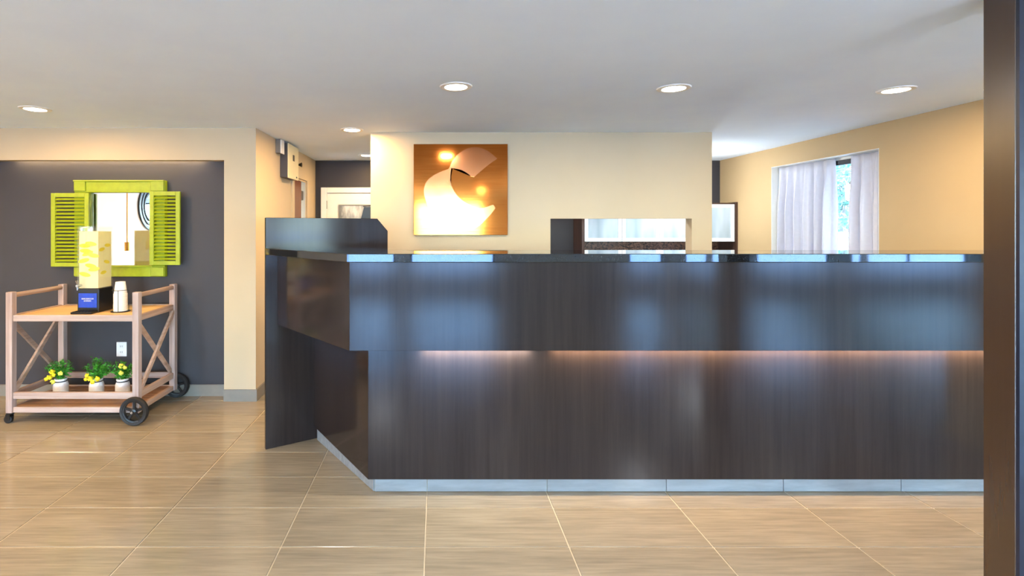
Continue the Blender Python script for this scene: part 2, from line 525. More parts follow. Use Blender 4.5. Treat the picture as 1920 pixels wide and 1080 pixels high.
# lobby front wall with its windows
LW = [(-2.1, -0.95), (-0.6, 1.35), (4.45, 5.25), (5.75, 6.9), (7.4, 9.1), (9.6, 12.3)]
LZ0, LZ1 = 0.31, 2.16
wl = B()
xs = XL
for a, c in LW:
    wl.box(xs, a, YR - 0.12, YR, 0, CEIL)
    wl.box(a, c, YR - 0.12, YR, 0, LZ0); wl.box(a, c, YR - 0.12, YR, LZ1, CEIL)
    xs = c
wl.box(xs, XE, YR - 0.12, YR, 0, CEIL)
struct('wall_front', wl, M['lobby'])
nwin = 0
def window(axis, a, c, z0, z1, p, mull=1):
    """framed window; axis 'X' lies in a wall along X at Y = p, axis 'Y' in a wall along Y at X = p"""
    global nwin
    nwin += 1
    fr = B(); w = 0.045
    def bx(u0, u1, v0, v1, t=0.02):
        if axis == 'X': fr.box(u0, u1, p - t, p + t, v0, v1)
        else: fr.box(p - t, p + t, u0, u1, v0, v1)
    bx(a, c, z0, z0 + w); bx(a, c, z1 - w, z1); bx(a, a + w, z0 + w, z1 - w); bx(c - w, c, z0 + w, z1 - w)
    for k in range(mull):
        u = a + (c - a) * (k + 1) / (mull + 1)
        bx(u - 0.02, u + 0.02, z0 + w, z1 - w)
    o = struct('window_%d' % nwin, fr, M['white'] if axis == 'Y' else M['dark_metal'])
    edges = [a + w] + [a + (c - a) * (k + 1) / (mull + 1) for k in range(mull)] + [c - w]
    for u0, u1 in zip(edges, edges[1:]):
        g = B()
        if axis == 'X': g.box(u0, u1, p - 0.003, p + 0.003, z0 + w, z1 - w)
        else: g.box(p - 0.003, p + 0.003, u0, u1, z0 + w, z1 - w)
        obj('pane', g, M['glass'], o)
    return o
window('Y', WY0, WY1, WZ0, WZ1, XR + 0.13, 1)
for a, c in LW:
    window('X', a, c, LZ0, LZ1, YR - 0.06, 0 if c - a < 2 else 1)
for a, c in FILL_WIN: window('Y', a, c, LZ0, LZ1, XL - 0.05, 1)  # the added window in the left wall
# reveal lining of the right window
rl = B()
rl.box(XR + 0.001, XR + 0.158, WY1 - 0.006, WY1 - 0.0005, WZ0, WZ1); rl.box(XR + 0.001, XR + 0.158, WY0 + 0.0005, WY0 + 0.006, WZ0, WZ1)
rl.box(XR + 0.001, XR + 0.158, WY0 + 0.006, WY1 - 0.006, WZ1 - 0.006, WZ1 - 0.0005)
rl.box(XR - 0.01, XR + 0.158, WY0 + 0.006, WY1 - 0.006, WZ0 + 0.0005, WZ0 + 0.02)
struct('trim_1', rl, M['white'])

# baseboards
bb = B()
bb.box(-1.764 - 0.0, XC + 0.012, YP - 0.012, YP, 0, 0.098)
bb.box(XC, XC + 0.012, YP, D0 - 0.09, 0, 0.098)
struct('baseboard_pier', bb, M['grey_base'])
struct('baseboard_niche', B().box(XL, -1.764, YN - 0.012, YN, 0, 0.098), M['grey_base'])

# corridor: brown door in the side wall
o = struct('door_1', B().box(XC - 0.055, XC - 0.010, D0 + 0.022, D1 - 0.16, 0.005, DT - 0.022, 0.003), M['brown_door'])
obj('strike_plate', B().box(XC - 0.05, XC - 0.012, D1 - 0.16, D1 - 0.06, 1.75, 1.855, 0.004), M['black'], o)
tr = B()
tr.box(XC, XC + 0.018, D1 - 0.0, D1 + 0.10, 0, DT + 0.07); tr.box(XC, XC + 0.018, D0 - 0.08, D0, 0, DT + 0.07)
tr.box(XC, XC + 0.018, D0, D1, DT, DT + 0.07)
tr.box(XC - 0.25, XC, D1 - 0.02, D1, 0, DT); tr.box(XC - 0.25, XC, D0, D0 + 0.02, 0, DT); tr.box(XC - 0.25, XC, D0 + 0.02, D1 - 0.02, DT - 0.02, DT)
struct('trim_2', tr, M['cream'])
# corridor: white door in the back wall
o = struct('door_2', B().box(-1.352, -0.52, YB - 0.03, YB - 0.002, 0.005, 1.862, 0.003), M['white'])
obj('glass_pane', B().box(-1.19, -0.68, YB - 0.036, YB - 0.031, 0.9, 1.712), M['doorglass'], o)
pf = B()
pf.box(-1.205, -0.665, YB - 0.042, YB - 0.03, 1.708, 1.722); pf.box(-1.205, -1.19, YB - 0.042, YB - 0.03, 0.89, 1.708)
pf.box(-0.68, -0.665, YB - 0.042, YB - 0.03, 0.89, 1.708); pf.box(-1.19, -0.68, YB - 0.042, YB - 0.03, 0.88, 0.9)
obj('pane_bead', pf, M['grey_base'], o)
obj('closer_box', B().plate([(-0.925, 1.549), (-0.80, 1.549), (-0.80, 1.693), (-0.885, 1.693)], YB - 0.075, YB - 0.037, 0.003), M['black'], o)
obj('closer_arm', B().bar((-0.90, YB - 0.06, 1.70), (-0.74, YB - 0.045, 1.712), 0.012, 0.012), M['dark_metal'], o)
hb = B()
for z in (0.3, 1.0, 1.72): hb.tube((-1.353, YB - 0.034, z - 0.05), (-1.353, YB - 0.034, z + 0.05), 0.008, 8)
obj('hinge', hb, M['chrome'], o)
pf = B()
pf.box(-1.423, -1.354, YB - 0.045, YB, 0, 1.933, 0.004); pf.box(-1.354, -0.44, YB - 0.045, YB, 1.866, 1.933, 0.004)
pf.box(-0.515, -0.44, YB - 0.045, YB, 0, 1.866, 0.004)
struct('trim_3', pf, M['white'])

# dark wood post that closes the picture to the right, navy steel strip on its face
co = thing('square_column', 'tall dark glossy wood column standing in front of the reception counter', 'column', (2.03, 1.80, 0))
obj('shaft', B().box(1.956, 2.106, 1.742, 1.845, 0, CEIL, 0.002), M['column'], co)
obj('face_strip', B().box(1.958, 2.104, 1.731, 1.742, 0, CEIL), M['navy'], co)

# ------------------------------------------------------------------ reception counter
KY, LY, UY, GY = 2.827, 2.776, 2.676, 2.655
XRIGHT = XR - 0.004
LC = (-0.367, LY)               # lower panel corner
EC = (-0.838, 3.523)            # where the lower side panel meets the end panel
E0 = Vector((-1.109, 3.353)); U = Vector((0.848, 0.530))   # end panel: tip and direction
UP_, UQ = (-0.451, UY), (-1.046, 3.393)
ZL0, ZL1, ZU1, ZG0, ZG1 = 0.089, 0.806, 1.2655, 1.2655, 1.310
ct = thing('reception_counter', 'long dark wood reception counter with angled end and lit overhang', 'counter', (1.2, 3.0, 0))
def mitre(p, q, r, t):
    """inner offset points of the outer polyline p-q-r at distance t"""
    p, q, r = Vector(p), Vector(q), Vector(r)
    d1, d2 = (q - p).normalized(), (r - q).normalized()
    n1, n2 = Vector((-d1.y, d1.x)), Vector((-d2.y, d2.x))
    b_ = (n1 + n2).normalized()
    k = t / b_.dot(n1)
    return p + n1 * t, q + b_ * k, r + n2 * t
def strip(name, p, q, r, z0, z1, t, mat, names):
    a, b_, c = mitre(p, q, r, t)
    o1 = obj(names[0], B().prism([p, q, tuple(b_), tuple(a)], z0, z1, 0.0015), mat, ct)
    o2 = obj(names[1], B().prism([q, r, tuple(c), tuple(b_)], z0, z1, 0.0015), mat, ct)
    return o1, o2
strip('lower', EC, LC, (XRIGHT, LY), ZL0, ZL1, 0.025, M['veneer'], ('lower_side_panel', 'lower_front_panel'))
strip('upper', UQ, UP_, (XRIGHT, UY), ZL1, ZU1, 0.02, M['veneer'], ('upper_side_panel', 'upper_front_panel'))
# underside of the overhang
a, b_, c = mitre(UQ, UP_, (XRIGHT, UY), 0.02)
obj('soffit', B().prism([tuple(a), tuple(b_), tuple(c), (XRIGHT, LY + 0.03), (LC[0] + 0.02, LY + 0.03), (EC[0] + 0.02, EC[1] - 0.005)], ZL1 + 0.004, ZL1 + 0.016), M['veneer'], ct)
# end panel with its clipped upper corner, leaning on nothing: a board 25 mm thick
Lp = 0.884
prof = [(0, 0), (Lp, 0), (Lp, 1.418), (Lp - 0.085, 1.509), (0, 1.509)]
bm = bmesh.new()
N = Vector((-U.y, U.x)) * 0.026
va = [bm.verts.new((E0.x + U.x * s, E0.y + U.y * s, z)) for s, z in prof]
vb = [bm.verts.new((E0.x + U.x * s + N.x, E0.y + U.y * s + N.y, z)) for s, z in prof]
bm.faces.new(va); bm.faces.new(vb[::-1])
for i in range(5): bm.faces.new((va[i], vb[i], vb[(i + 1) % 5], va[(i + 1) % 5]))
bmesh.ops.recalc_face_normals(bm, faces=bm.faces[:])
bmesh.ops.bevel(bm, geom=bm.edges[:], offset=0.0015, segments=1, affect='EDGES')
obj('end_panel', B().merge(bm), M['veneer'], ct)
# plinth of grey tiles, set back under the panels
kick_c = (-0.336, KY)
kick_e = (EC[0] + 0.035, EC[1] - 0.012)
seams = [kick_c[0]] + [pxX(p, KY) for p in (801, 1025, 1248, 1467, 1687)] + [3.13, XRIGHT]
pl = obj('plinth', B().prism([kick_c, (XRIGHT, KY), (XRIGHT, KY + 0.03), (kick_c[0] + 0.02, KY + 0.03), (kick_e[0] + 0.03, kick_e[1] + 0.0), kick_e], 0.0, ZL0 + 0.03), M['grout'], ct)
for x0, x1 in zip(seams, seams[1:]):
    obj('tile', B().box(x0 + 0.0015, x1 - 0.0015, KY - 0.009, KY - 0.0005, 0.003, ZL0 - 0.002, 0.001), M['kick'], pl)
d = (Vector(kick_e) - Vector(kick_c)); n = int(2); L = d.length; d.normalize(); nn = Vector((d.y, -d.x)) * -0.009
for k in range(n):
    p = Vector(kick_c) + d * (L * k / n + 0.0015); q = Vector(kick_c) + d * (L * (k + 1) / n - 0.0015)
    obj('tile', B().prism([tuple(p), tuple(q), tuple(q + nn), tuple(p + nn)], 0.003, ZL0 - 0.002), M['kick'], pl)
# light strips under the overhang
M['led_w'] = emit('white_led', (1.0, 0.95, 0.88), 12.0)
M['led_o'] = emit('amber_led', (1.0, 0.62, 0.34), 10.0)
def led(x0, x1, mat, col, watts):
    o = obj('led_strip', B().box(x0, x1, LY - 0.034, LY - 0.022, ZL1 - 0.006, ZL1 + 0.003), mat, ct)
    ld = bpy.data.lights.new('led_glow', 'AREA'); ld.shape = 'RECTANGLE'; ld.size = x1 - x0; ld.size_y = 0.01
    ld.energy = watts; ld.color = col
    lo = bpy.data.objects.new('led_glow', ld); COL.objects.link(lo); lo.parent = o
    lo.location = Vector(((x0 + x1) / 2, LY - 0.028, ZL1 - 0.008)) - origin_of(o)
led(-0.07, 0.50, M['led_w'], (1.0, 0.95, 0.88), 4.5)
led(0.62, 3.3, M['led_o'], (1.0, 0.70, 0.45), 15.0)

# stone top, one piece: a thing of its own
top = B().prism([(-0.46, GY), (XRIGHT, GY), (XRIGHT, 3.10), (-0.20, 3.10), (-0.655, 3.632), (-1.095, 3.357), (-1.112, 3.346)], ZG0 + 0.0005, ZG1, 0.003)
tag(obj('granite_countertop', top, M['granite']), 'polished black granite top lying along the dark reception counter', 'countertop')

# ------------------------------------------------------------------ downlights
M['lens'] = emit('downlight_lens', (1.0, 0.93, 0.80), 14.0)
def downlight(x, y, label, col, watts, group='recessed downlights in the ceiling'):
    t = thing('ceiling_downlight', label, 'ceiling light', (x, y, CEIL), group)
    ring = B().lathe([(0.068, -0.002), (0.072, -0.007), (0.09, -0.005), (0.096, 0.0)], (x, y, CEIL), 32)
    obj('trim_ring', B().lathe([(0.066, 0.0), (0.066, -0.006), (0.072, -0.008), (0.092, -0.005), (0.096, 0.0)], (x, y, CEIL), 32, closed=True), M['white'], t, smooth=True)
    ring.bm.free()
    obj('lens', B().lathe([(0.0, -0.012), (0.03, -0.011), (0.055, -0.008), (0.066, -0.002)], (x, y, CEIL), 32), M['lens'], t, smooth=True)
    ld = bpy.data.lights.new('downlight_lamp', 'AREA'); ld.shape = 'DISK'; ld.size = 0.12
    ld.energy = watts; ld.color = col
    lo = bpy.data.objects.new('downlight_lamp', ld); COL.objects.link(lo); lo.parent = t; lo.location = (0, 0, -0.015)
    return t
downlight(0.115, 3.015, 'round ceiling downlight above the copper square wall sign', NEUTRAL, DOWN_W)
downlight(1.404, 3.05, 'round ceiling downlight above the pass-through opening', NEUTRAL, DOWN_W)
downlight(2.75, 3.085, 'round ceiling downlight above the curtained window', (1.0, 0.78, 0.50), DOWN_W * 1.1)
downlight(-2.79, 3.588, 'round ceiling downlight above the wooden cart and green shutters', WARM, DOWN_W * 1.0)
downlight(-0.712, 4.357, 'round ceiling downlight at the mouth of the corridor', WARM, DOWN_W * 1.7)
downlight(-0.795, 5.917, 'small far ceiling downlight beside the white corridor door', WARM, DOWN_W * 0.7)
for x, y in ((1.15, 5.3),):  # unseen downlight, added to brighten the back office cabinets
    downlight(x, y, 'added round ceiling downlight, hidden in the back office behind the feature wall', (0.94, 0.97, 1.0), DOWN_W * 1.3)
for x, y, c in ((-2.9, 1.2, WARM), (-3.9, 2.4, WARM), (-0.9, 0.9, NEUTRAL), (1.4, 0.6, NEUTRAL), (-2.9, -1.0, WARM), (1.0, -2.6, NEUTRAL), (5.0, -2.0, NEUTRAL), (8.5, -2.0, NEUTRAL)):
    downlight(x, y, 'round ceiling downlight over the open lobby floor', c, DOWN_W * (2.6 if c == WARM else 0.8))
gl = thing('fill_globe', 'added white fill globe, hidden in the back office behind the feature wall', 'lamp', (2.78, 5.62, CEIL - 0.54))  # unseen globe, added to brighten the ceiling near the window
obj('canopy', B().lathe([(0.0, 0.0), (0.05, 0.0), (0.045, -0.02), (0.012, -0.025), (0.012, -0.36), (0.0, -0.36)], (2.78, 5.62, CEIL), 20), M['white'], gl, smooth=True)
obj('globe', B().ball((2.78, 5.62, CEIL - 0.45), 0.09, 20, 14), emit('globe_fill_glow', (0.95, 0.98, 1.0), 55.0), gl, smooth=True)
M['opal'] = emit('opal_fill_glow', (0.90, 0.95, 1.0), 36.0)  # glow of the unseen lobby globes, added to lift the ceiling brightness
for x, y, lab in ((-3.6, -1.3, 'by the round ringed mirror'), (-0.9, -3.0, 'before the front windows'), (2.4, -0.6, 'in the middle of the lobby'), (4.6, -3.6, 'before the far front windows')):
    g = thing('fill_globe', 'added opal fill globe, unseen, in the lobby ' + lab, 'lamp', (x, y, CEIL - 0.86), 'added fill globes of the lobby')
    obj('cord', B().tube((x, y, CEIL - 0.43), (x, y, CEIL), 0.006, 8), M['brass'], g)
    obj('globe', B().ball((x, y, CEIL - 0.64), 0.22, 24, 16), M['opal'], g, smooth=True)
# light strip tucked behind the header over the niche
o = obj('light_strip', B().box(-3.7, -1.9, YN - 0.052, YN - 0.03, 2.05, 2.06), emit('niche_led', (1.0, 0.8, 0.5), 3.0))
tag(o, 'slim warm light strip tucked behind the header over the charcoal niche', 'light strip')
ld = bpy.data.lights.new('niche_glow', 'AREA'); ld.shape = 'RECTANGLE'; ld.size = 1.6; ld.size_y = 0.015
ld.energy = 4.0; ld.color = (1.0, 0.74, 0.42)
lo = bpy.data.objects.new('niche_glow', ld); COL.objects.link(lo); lo.parent = o; lo.location = (0, 0, -0.003)

# ------------------------------------------------------------------ copper sign on the feature wall
SY = FY0 - 0.03
def sg(zx, zy):      # from the close-up of the sign to X, Z on its face
    return PX(740 + zx / 4.909, 240 + zy / 4.909, SY)
s0 = sg(175, 985); s1 = sg(1040, 148)
cs = thing('copper_wall_sign', 'square copper wall sign with a raised curved C emblem', 'sign', ((s0[0] + s1[0]) / 2, FY0, s0[1]))
obj('back_plate', B().box(s0[0], s1[0], SY, FY0 - 0.001, s0[1], s1[1], 0.002), M['copper'], cs)
def smooth_poly(pts, n=5, closed=True):
    """Catmull-Rom through the points; a point given as (x, y, 1) stays a corner"""
    out = []
    N_ = len(pts)
    for i in range(N_):
        p0, p1, p2, p3 = pts[i - 1], pts[i], pts[(i + 1) % N_], pts[(i + 2) % N_]
        a = Vector(p1[:2]); b_ = Vector(p2[:2])
        ta = (b_ - Vector(p0[:2])) * 0.5 if len(p1) < 3 else (b_ - a) * 0.5
        tb_ = (Vector(p3[:2]) - a) * 0.5 if len(p2) < 3 else (b_ - a) * 0.5
        for k in range(n):
            t = k / n
            h = (2 * t**3 - 3 * t**2 + 1) * a + (t**3 - 2 * t**2 + t) * ta + (-2 * t**3 + 3 * t**2) * b_ + (t**3 - t**2) * tb_
            out.append((h.x, h.y))
    return out
crescent = [(520, 372, 1), (400, 415), (305, 480), (270, 565), (285, 660), (340, 790), (440, 900), (580, 950), (735, 925), (850, 830), (925, 738, 1), (905, 706, 1), (790, 738), (675, 700), (590, 640), (535, 560), (515, 470)]
petal = [(480, 478, 1), (495, 390), (545, 285), (640, 205), (745, 180), (850, 212), (942, 285, 1), (850, 350), (732, 450, 1), (708, 448, 1), (620, 392), (520, 370, 1), (512, 450), (520, 555, 1)]
def relief(name, pts, y, mat):
    q = [sg(x, y_) for x, y_ in smooth_poly(pts)]
    bm = bmesh.new()
    a = [bm.verts.new((x, SY, z)) for x, z in q]; b_ = [bm.verts.new((x, y, z)) for x, z in q]
    n_ = len(q)
    for i in range(n_): bm.faces.new((a[i], a[(i + 1) % n_], b_[(i + 1) % n_], b_[i]))
    f_ = bm.faces.new(b_)
    bmesh.ops.triangulate(bm, faces=[f_])
    bmesh.ops.recalc_face_normals(bm, faces=bm.faces[:])
    return obj(name, B().merge(bm), mat, cs)
relief('emblem_crescent', crescent, SY - 0.014, M['rose'])
relief('emblem_petal', petal, SY - 0.022, M['rose'])

# ------------------------------------------------------------------ corridor wall fittings
bx = thing('control_panel_box', 'beige metal panel box high on the corridor wall', 'electrical box', (XC, 5.1, 1.92))
obj('housing', B().box(XC + 0.0005, XC + 0.072, 4.95, 5.31, 1.925, 2.25, 0.003), M['box_side'], bx)
o = obj('front_cover', B().box(XC + 0.072, XC + 0.082, 4.95, 5.31, 1.92, 2.254, 0.003), M['beige_box'], bx)
obj('lock', B().box(XC + 0.082, XC + 0.086, 5.10, 5.15, 2.10, 2.16, 0.001), M['dark_metal'], o)
obj('latch', B().box(XC + 0.082, XC + 0.085, 5.22, 5.25, 1.94, 1.955), M['dark_metal'], o)
bx = thing('small_junction_box', 'small grey box with white cover beside the beige panel box', 'electrical box', (XC, 4.85, 2.14))
obj('housing', B().box(XC + 0.0005, XC + 0.046, 4.81, 4.90, 2.14, 2.275 - 0.01, 0.002), M['grey_base'], bx)
obj('cover', B().box(XC + 0.046, XC + 0.056, 4.805, 4.905, 2.135, 2.267, 0.002), M['white_plastic'], bx)
al = thing('wall_alarm', 'little dark alarm sounder above the brown corridor door', 'alarm', (XC, 5.5, 2.09))
obj('mount', B().box(XC + 0.0005, XC + 0.012, 5.47, 5.56, 2.075, 2.15, 0.002), M['beige_box'], al)
obj('horn', B().lathe([(0.008, 0.0), (0.012, 0.02), (0.022, 0.045), (0.026, 0.05), (0.0, 0.046)], (XC + 0.01, 5.52, 2.112), 16, 'X'), M['black'], al, smooth=True)

# ------------------------------------------------------------------ cabinets seen through the pass-through
CY = 6.03
cab_edges = [pxX(1096 + 70.5 * k, CY) for k in range(5)]
cz0, cz1 = pyZ(453, CY), pyZ(383, CY)
cabl = ['frosted glass wall cabinet at the dark end panel, first in the pass-through',
        'frosted glass wall cabinet in the middle of the pass-through',
        'frosted glass wall cabinet partly hidden by the edge of the pass-through',
        'frosted glass wall cabinet showing beyond the feature wall by the curtains']
for k in range(4):
    x0, x1 = cab_edges[k], cab_edges[k + 1]
    cb = thing('wall_cabinet', cabl[k], 'cabinet', ((x0 + x1) / 2, CY + 0.18, cz0), 'white framed wall cabinets of the back office')
    obj('carcass', B().box(x0, x1 - 0.001, CY + 0.021, YB - 0.001, cz0, cz1 + 0.018), M['cab_brown'], cb)
    fr = B(); w = 0.042; a0, a1 = x0 + 0.002, x1 - 0.003
    fr.box(a0, a0 + w, CY, CY + 0.02, cz0, cz1, 0.002); fr.box(a1 - w, a1, CY, CY + 0.02, cz0, cz1, 0.002)
    fr.box(a0 + w, a1 - w, CY, CY + 0.02, cz0, cz0 + w, 0.002); fr.box(a0 + w, a1 - w, CY, CY + 0.02, cz1 - w, cz1, 0.002)
    dr = obj('door', fr, M['alu'], cb)
    obj('pane', B().box(a0 + w, a1 - w, CY + 0.008, CY + 0.013, cz0 + w, cz1 - w), M['frost'], dr)
# side panels, worktop, mosaic and base unit
tag(obj('cabinet_side_panel', B().box(cab_edges[0] - 0.032, cab_edges[0] - 0.001, CY - 0.005, YB - 0.001, 0, cz1 + 0.02), M['cab_brown']),
    'tall dark wood panel beside the charcoal wall in the pass-through', 'panel')
tag(obj('cabinet_side_panel', B().box(cab_edges[4] + 0.001, XR - 0.001, CY - 0.012, YB - 0.001, 0, cz1 + 0.025), M['cab_brown']),
    'narrow dark wood panel between the last cabinet and the tan wall', 'panel')
tag(obj('mosaic_backsplash', B().box(cab_edges[0], cab_edges[4], YB - 0.012, YB - 0.001, 0.95, cz0 - 0.001), M['mosaic']), 'brown mosaic backsplash under the white framed cabinets', 'backsplash')
tag(obj('base_cabinet', B().box(cab_edges[0], cab_edges[4], CY - 0.2, YB - 0.013, 0, 0.909), M['cab_brown']), 'dark base cabinet run below the mosaic backsplash', 'cabinet')
tag(obj('worktop', B().box(cab_edges[0], cab_edges[4], CY - 0.22, YB - 0.013, 0.91, 0.949, 0.003), M['alu']), 'white worktop below the mosaic backsplash', 'worktop')

# ------------------------------------------------------------------ curtains
def curtain(label, ya, yb, seed, za=WZ0 + 0.03, zb=WZ1 - 0.012):
    rnd = random.Random(seed)
    bm = bmesh.new()
    nU, nV = 90, 14
    ph = rnd.random() * 6; folds = (yb - ya) / 0.13
    grid = []
    for j in range(nV + 1):
        v = j / nV
        row = []
        for i in range(nU + 1):
            u = i / nU
            amp = 0.012 + 0.026 * min(1, (1 - v) * 3)
            w_ = math.sin(2 * math.pi * folds * u + ph + 0.5 * math.sin(5 * u + seed) + 0.25 * (1 - v)) + 0.35 * math.sin(2 * math.pi * folds * 2.3 * u + seed)
            x = XR + 0.072 + amp * w_
            y = ya + (yb - ya) * u + 0.012 * math.sin(3 * v + 7 * u) * (1 - v)
            row.append(bm.verts.new((x, y, za + (zb - za) * v)))
        grid.append(row)
    for j in range(nV):
        for i in range(nU):
            bm.faces.new((grid[j][i], grid[j][i + 1], grid[j + 1][i + 1], grid[j + 1][i]))
    o = obj('sheer_curtain', B().merge(bm), M['sheer'], smooth=True)
    md = o.modifiers.new('cloth_thickness', 'SOLIDIFY'); md.thickness = 0.0012
    return tag(o, label, 'curtain', 'sheer window curtains')
curtain('white sheer curtain on the wider side of the window, beside the cabinet', 4.655, 5.408, 3)
curtain('white sheer curtain on the narrow side, nearest the wood column', 4.115, 4.46, 8)
ra = thing('curtain_rail', 'dark curtain rail showing in the gap between the sheer curtains', 'curtain rail', (XR + 0.1, 4.76, 2.0))
obj('rail', B().box(XR + 0.096, XR + 0.112, WY0 + 0.01, WY1 - 0.01, 2.0, 2.045, 0.003), M['dark_metal'], ra)
for y in (WY0 + 0.018, WY1 - 0.018):
    obj('bracket', B().box(XR + 0.09, XR + 0.118, y - 0.008, y + 0.008, 1.99, 2.055, 0.001), M['dark_metal'], ra)

# ------------------------------------------------------------------ rolling cart
CF, CBk = 3.81, 4.335            # front and back post centres
CL, CR = pxX(21, CF), pxX(257, CF)
PW = 0.047
rc = thing('serving_cart', 'pale washed wood serving cart with black spoked wheels by charcoal wall', 'cart', ((CL + CR) / 2, (CF + CBk) / 2, 0))
zt = 0.968
for x in (CL, CR):
    for y in (CF, CBk):
        obj('post', B().box(x - PW / 2, x + PW / 2, y - PW / 2, y + PW / 2, 0.078, zt, 0.004, 2), M['cart_post'], rc)
    obj('handle', B().tube((x, CF, zt - 0.026), (x, CBk, zt - 0.026), 0.018, 14), M['cart_side'], rc, smooth=True)
obj('tabletop', B().box(CL + 0.012, CR - 0.012, CF + 0.012, CBk - 0.012, 0.770, 0.792, 0.003), M['cart_top'], rc)
for z0, z1 in ((0.752, 0.798), (0.181, 0.229), (0.080, 0.120)):
    for y in (CF, CBk):
        obj('long_rail', B().box(CL + PW / 2, CR - PW / 2, y - 0.014, y + 0.014, z0, z1, 0.003), M['cart_wood'], rc)
    for x in (CL, CR):
        obj('side_rail', B().box(x - 0.014, x + 0.014, CF + PW / 2, CBk - PW / 2, z0, z1, 0.003), M['cart_side'], rc)
npl = 5; y0, y1 = CF + 0.016, CBk - 0.016
for k in range(npl):
    a = y0 + (y1 - y0) * k / npl; c = y0 + (y1 - y0) * (k + 1) / npl
    obj('plank', B().box(CL + 0.016, CR - 0.016, a + 0.002, c - 0.002, 0.098, 0.116, 0.002), M['plank'], rc)
for x in (CL, CR):
    ya, yb = CF + PW / 2, CBk - PW / 2
    obj('cross_brace', B().bar((x - 0.011, ya - 0.004, 0.745), (x - 0.011, yb + 0.004, 0.236), 0.020, 0.034, 0.002, (0, 0.8, 0.6)), M['cart_side'], rc)
    obj('cross_brace', B().bar((x + 0.011, ya - 0.004, 0.236), (x + 0.011, yb + 0.004, 0.745), 0.020, 0.034, 0.002, (0, 0.8, -0.6)), M['cart_side'], rc)
# the two spoked wheels (axles run front to back)
WR = 0.103
def big_wheel(y, s):
    cx = CR + 0.006
    c = (cx, y, WR)
    w = obj('wheel', B().lathe([(WR - 0.022, -0.016), (WR - 0.006, -0.019), (WR, -0.010), (WR, 0.010), (WR - 0.006, 0.019), (WR - 0.022, 0.016)], c, 36, 'Y', closed=True), M['rubber'], rc, smooth=True)
    obj('rim', B().lathe([(WR - 0.034, -0.011), (WR - 0.021, -0.013), (WR - 0.021, 0.013), (WR - 0.034, 0.011)], c, 36, 'Y', closed=True), M['black'], w, smooth=True)
    obj('hub', B().lathe([(0.0, -0.024), (0.012, -0.023), (0.020, -0.018), (0.022, 0.018), (0.012, 0.023), (0.0, 0.024)], c, 20, 'Y'), M['chrome'] if False else M['black'], w, smooth=True)
    for k in range(5):
        a = math.radians(90 + 72 * k)
        p = Vector((cx + 0.016 * math.cos(a), y, WR + 0.016 * math.sin(a))); q = Vector((cx + (WR - 0.028) * math.cos(a), y, WR + (WR - 0.028) * math.sin(a)))
        obj('spoke', B().bar(p, q, 0.019, 0.012, 0.002, (0, 1, 0)), M['black'], w)
    obj('axle_cap', B().lathe([(0.0, 0.0), (0.007, 0.001), (0.009, 0.006), (0.009, 0.010)], (cx, y - 0.026 if s < 0 else y + 0.016, WR), 12, 'Y'), M['chrome'], w, smooth=True)
big_wheel(CF - 0.046, -1); big_wheel(CBk + 0.046, 1)
obj('axle', B().tube((CR + 0.006, CF - 0.03, WR), (CR + 0.006, CBk + 0.03, WR), 0.007, 10), M['dark_metal'], rc, smooth=True)
for y in (CF, CBk):
    x = CL - 0.012
    cst = obj('caster', B().box(x - 0.014, x + 0.026, y - 0.018, y + 0.018, 0.066, 0.078, 0.002).box(x - 0.016, x + 0.016, y - 0.02, y - 0.016, 0.026, 0.068).box(x - 0.016, x + 0.016, y + 0.016, y + 0.02, 0.026, 0.068), M['black'], rc)
    obj('roller', B().lathe([(0.0, -0.013), (0.010, -0.013), (0.022, -0.014), (0.029, -0.010), (0.029, 0.010), (0.022, 0.014), (0.010, 0.013), (0.0, 0.013)], (x - 0.006, y, 0.029), 20, 'Y'), M['rubber'], cst, smooth=True)
    obj('roller_cap', B().lathe([(0.0, -0.0225), (0.013, -0.022), (0.013, -0.020), (0.0, -0.020)], (x - 0.006, y, 0.032), 16, 'Y'), M['chrome'], cst, smooth=True)

# ------------------------------------------------------------------ drink dispenser on the cart
ZT = 0.792
dx0, dx1, dy0, dy1 = -2.750, -2.586, 3.95, 4.127
dd = thing('drink_dispenser', 'tall clear drink dispenser of cloudy lemon water on a black base', 'drink dispenser', ((dx0 + dx1) / 2, (dy0 + dy1) / 2, ZT))
obj('base', B().box(dx0, dx1, dy0, dy1, ZT, 0.974, 0.004), M['black'], dd)
tray = obj('drip_tray', B().box(dx0 + 0.005, dx1 + 0.0, dy0 - 0.085, dy0, ZT, ZT + 0.016, 0.004), M['black'], dd)
for k in range(6):
    obj('grille_bar', B().box(dx0 + 0.016 + k * 0.024, dx0 + 0.026 + k * 0.024, dy0 - 0.078, dy0 - 0.006, ZT + 0.016, ZT + 0.019), M['dark_metal'], tray)
z0, z1 = 0.974, 1.444
tk = B(); t_ = 0.005
tk.box(dx0, dx1, dy0, dy0 + t_, z0, z1); tk.box(dx0, dx1, dy1 - t_, dy1, z0, z1)
tk.box(dx0, dx0 + t_, dy0 + t_, dy1 - t_, z0, z1); tk.box(dx1 - t_, dx1, dy0 + t_, dy1 - t_, z0, z1)
tank = obj('tank', tk, M['acrylic'], dd)
obj('lid', B().box(dx0 - 0.003, dx1 + 0.003, dy0 - 0.003, dy1 + 0.003, z1, z1 + 0.012, 0.003), M['acrylic'], dd)
obj('drink', B().box(dx0 + 0.009, dx1 - 0.009, dy0 + 0.009, dy1 - 0.009, z0 + 0.004, z1 - 0.03), M['drink'], tank)
rnd = random.Random(4)
sl = [(0.052, 0.33, 0), (0.10, 0.345, 8), (0.075, 0.27, -20), (0.12, 0.255, 10), (0.045, 0.215, -15), (0.10, 0.175, 12), (0.125, 0.15, -8), (0.055, 0.11, 14), (0.06, 0.29, 4)]
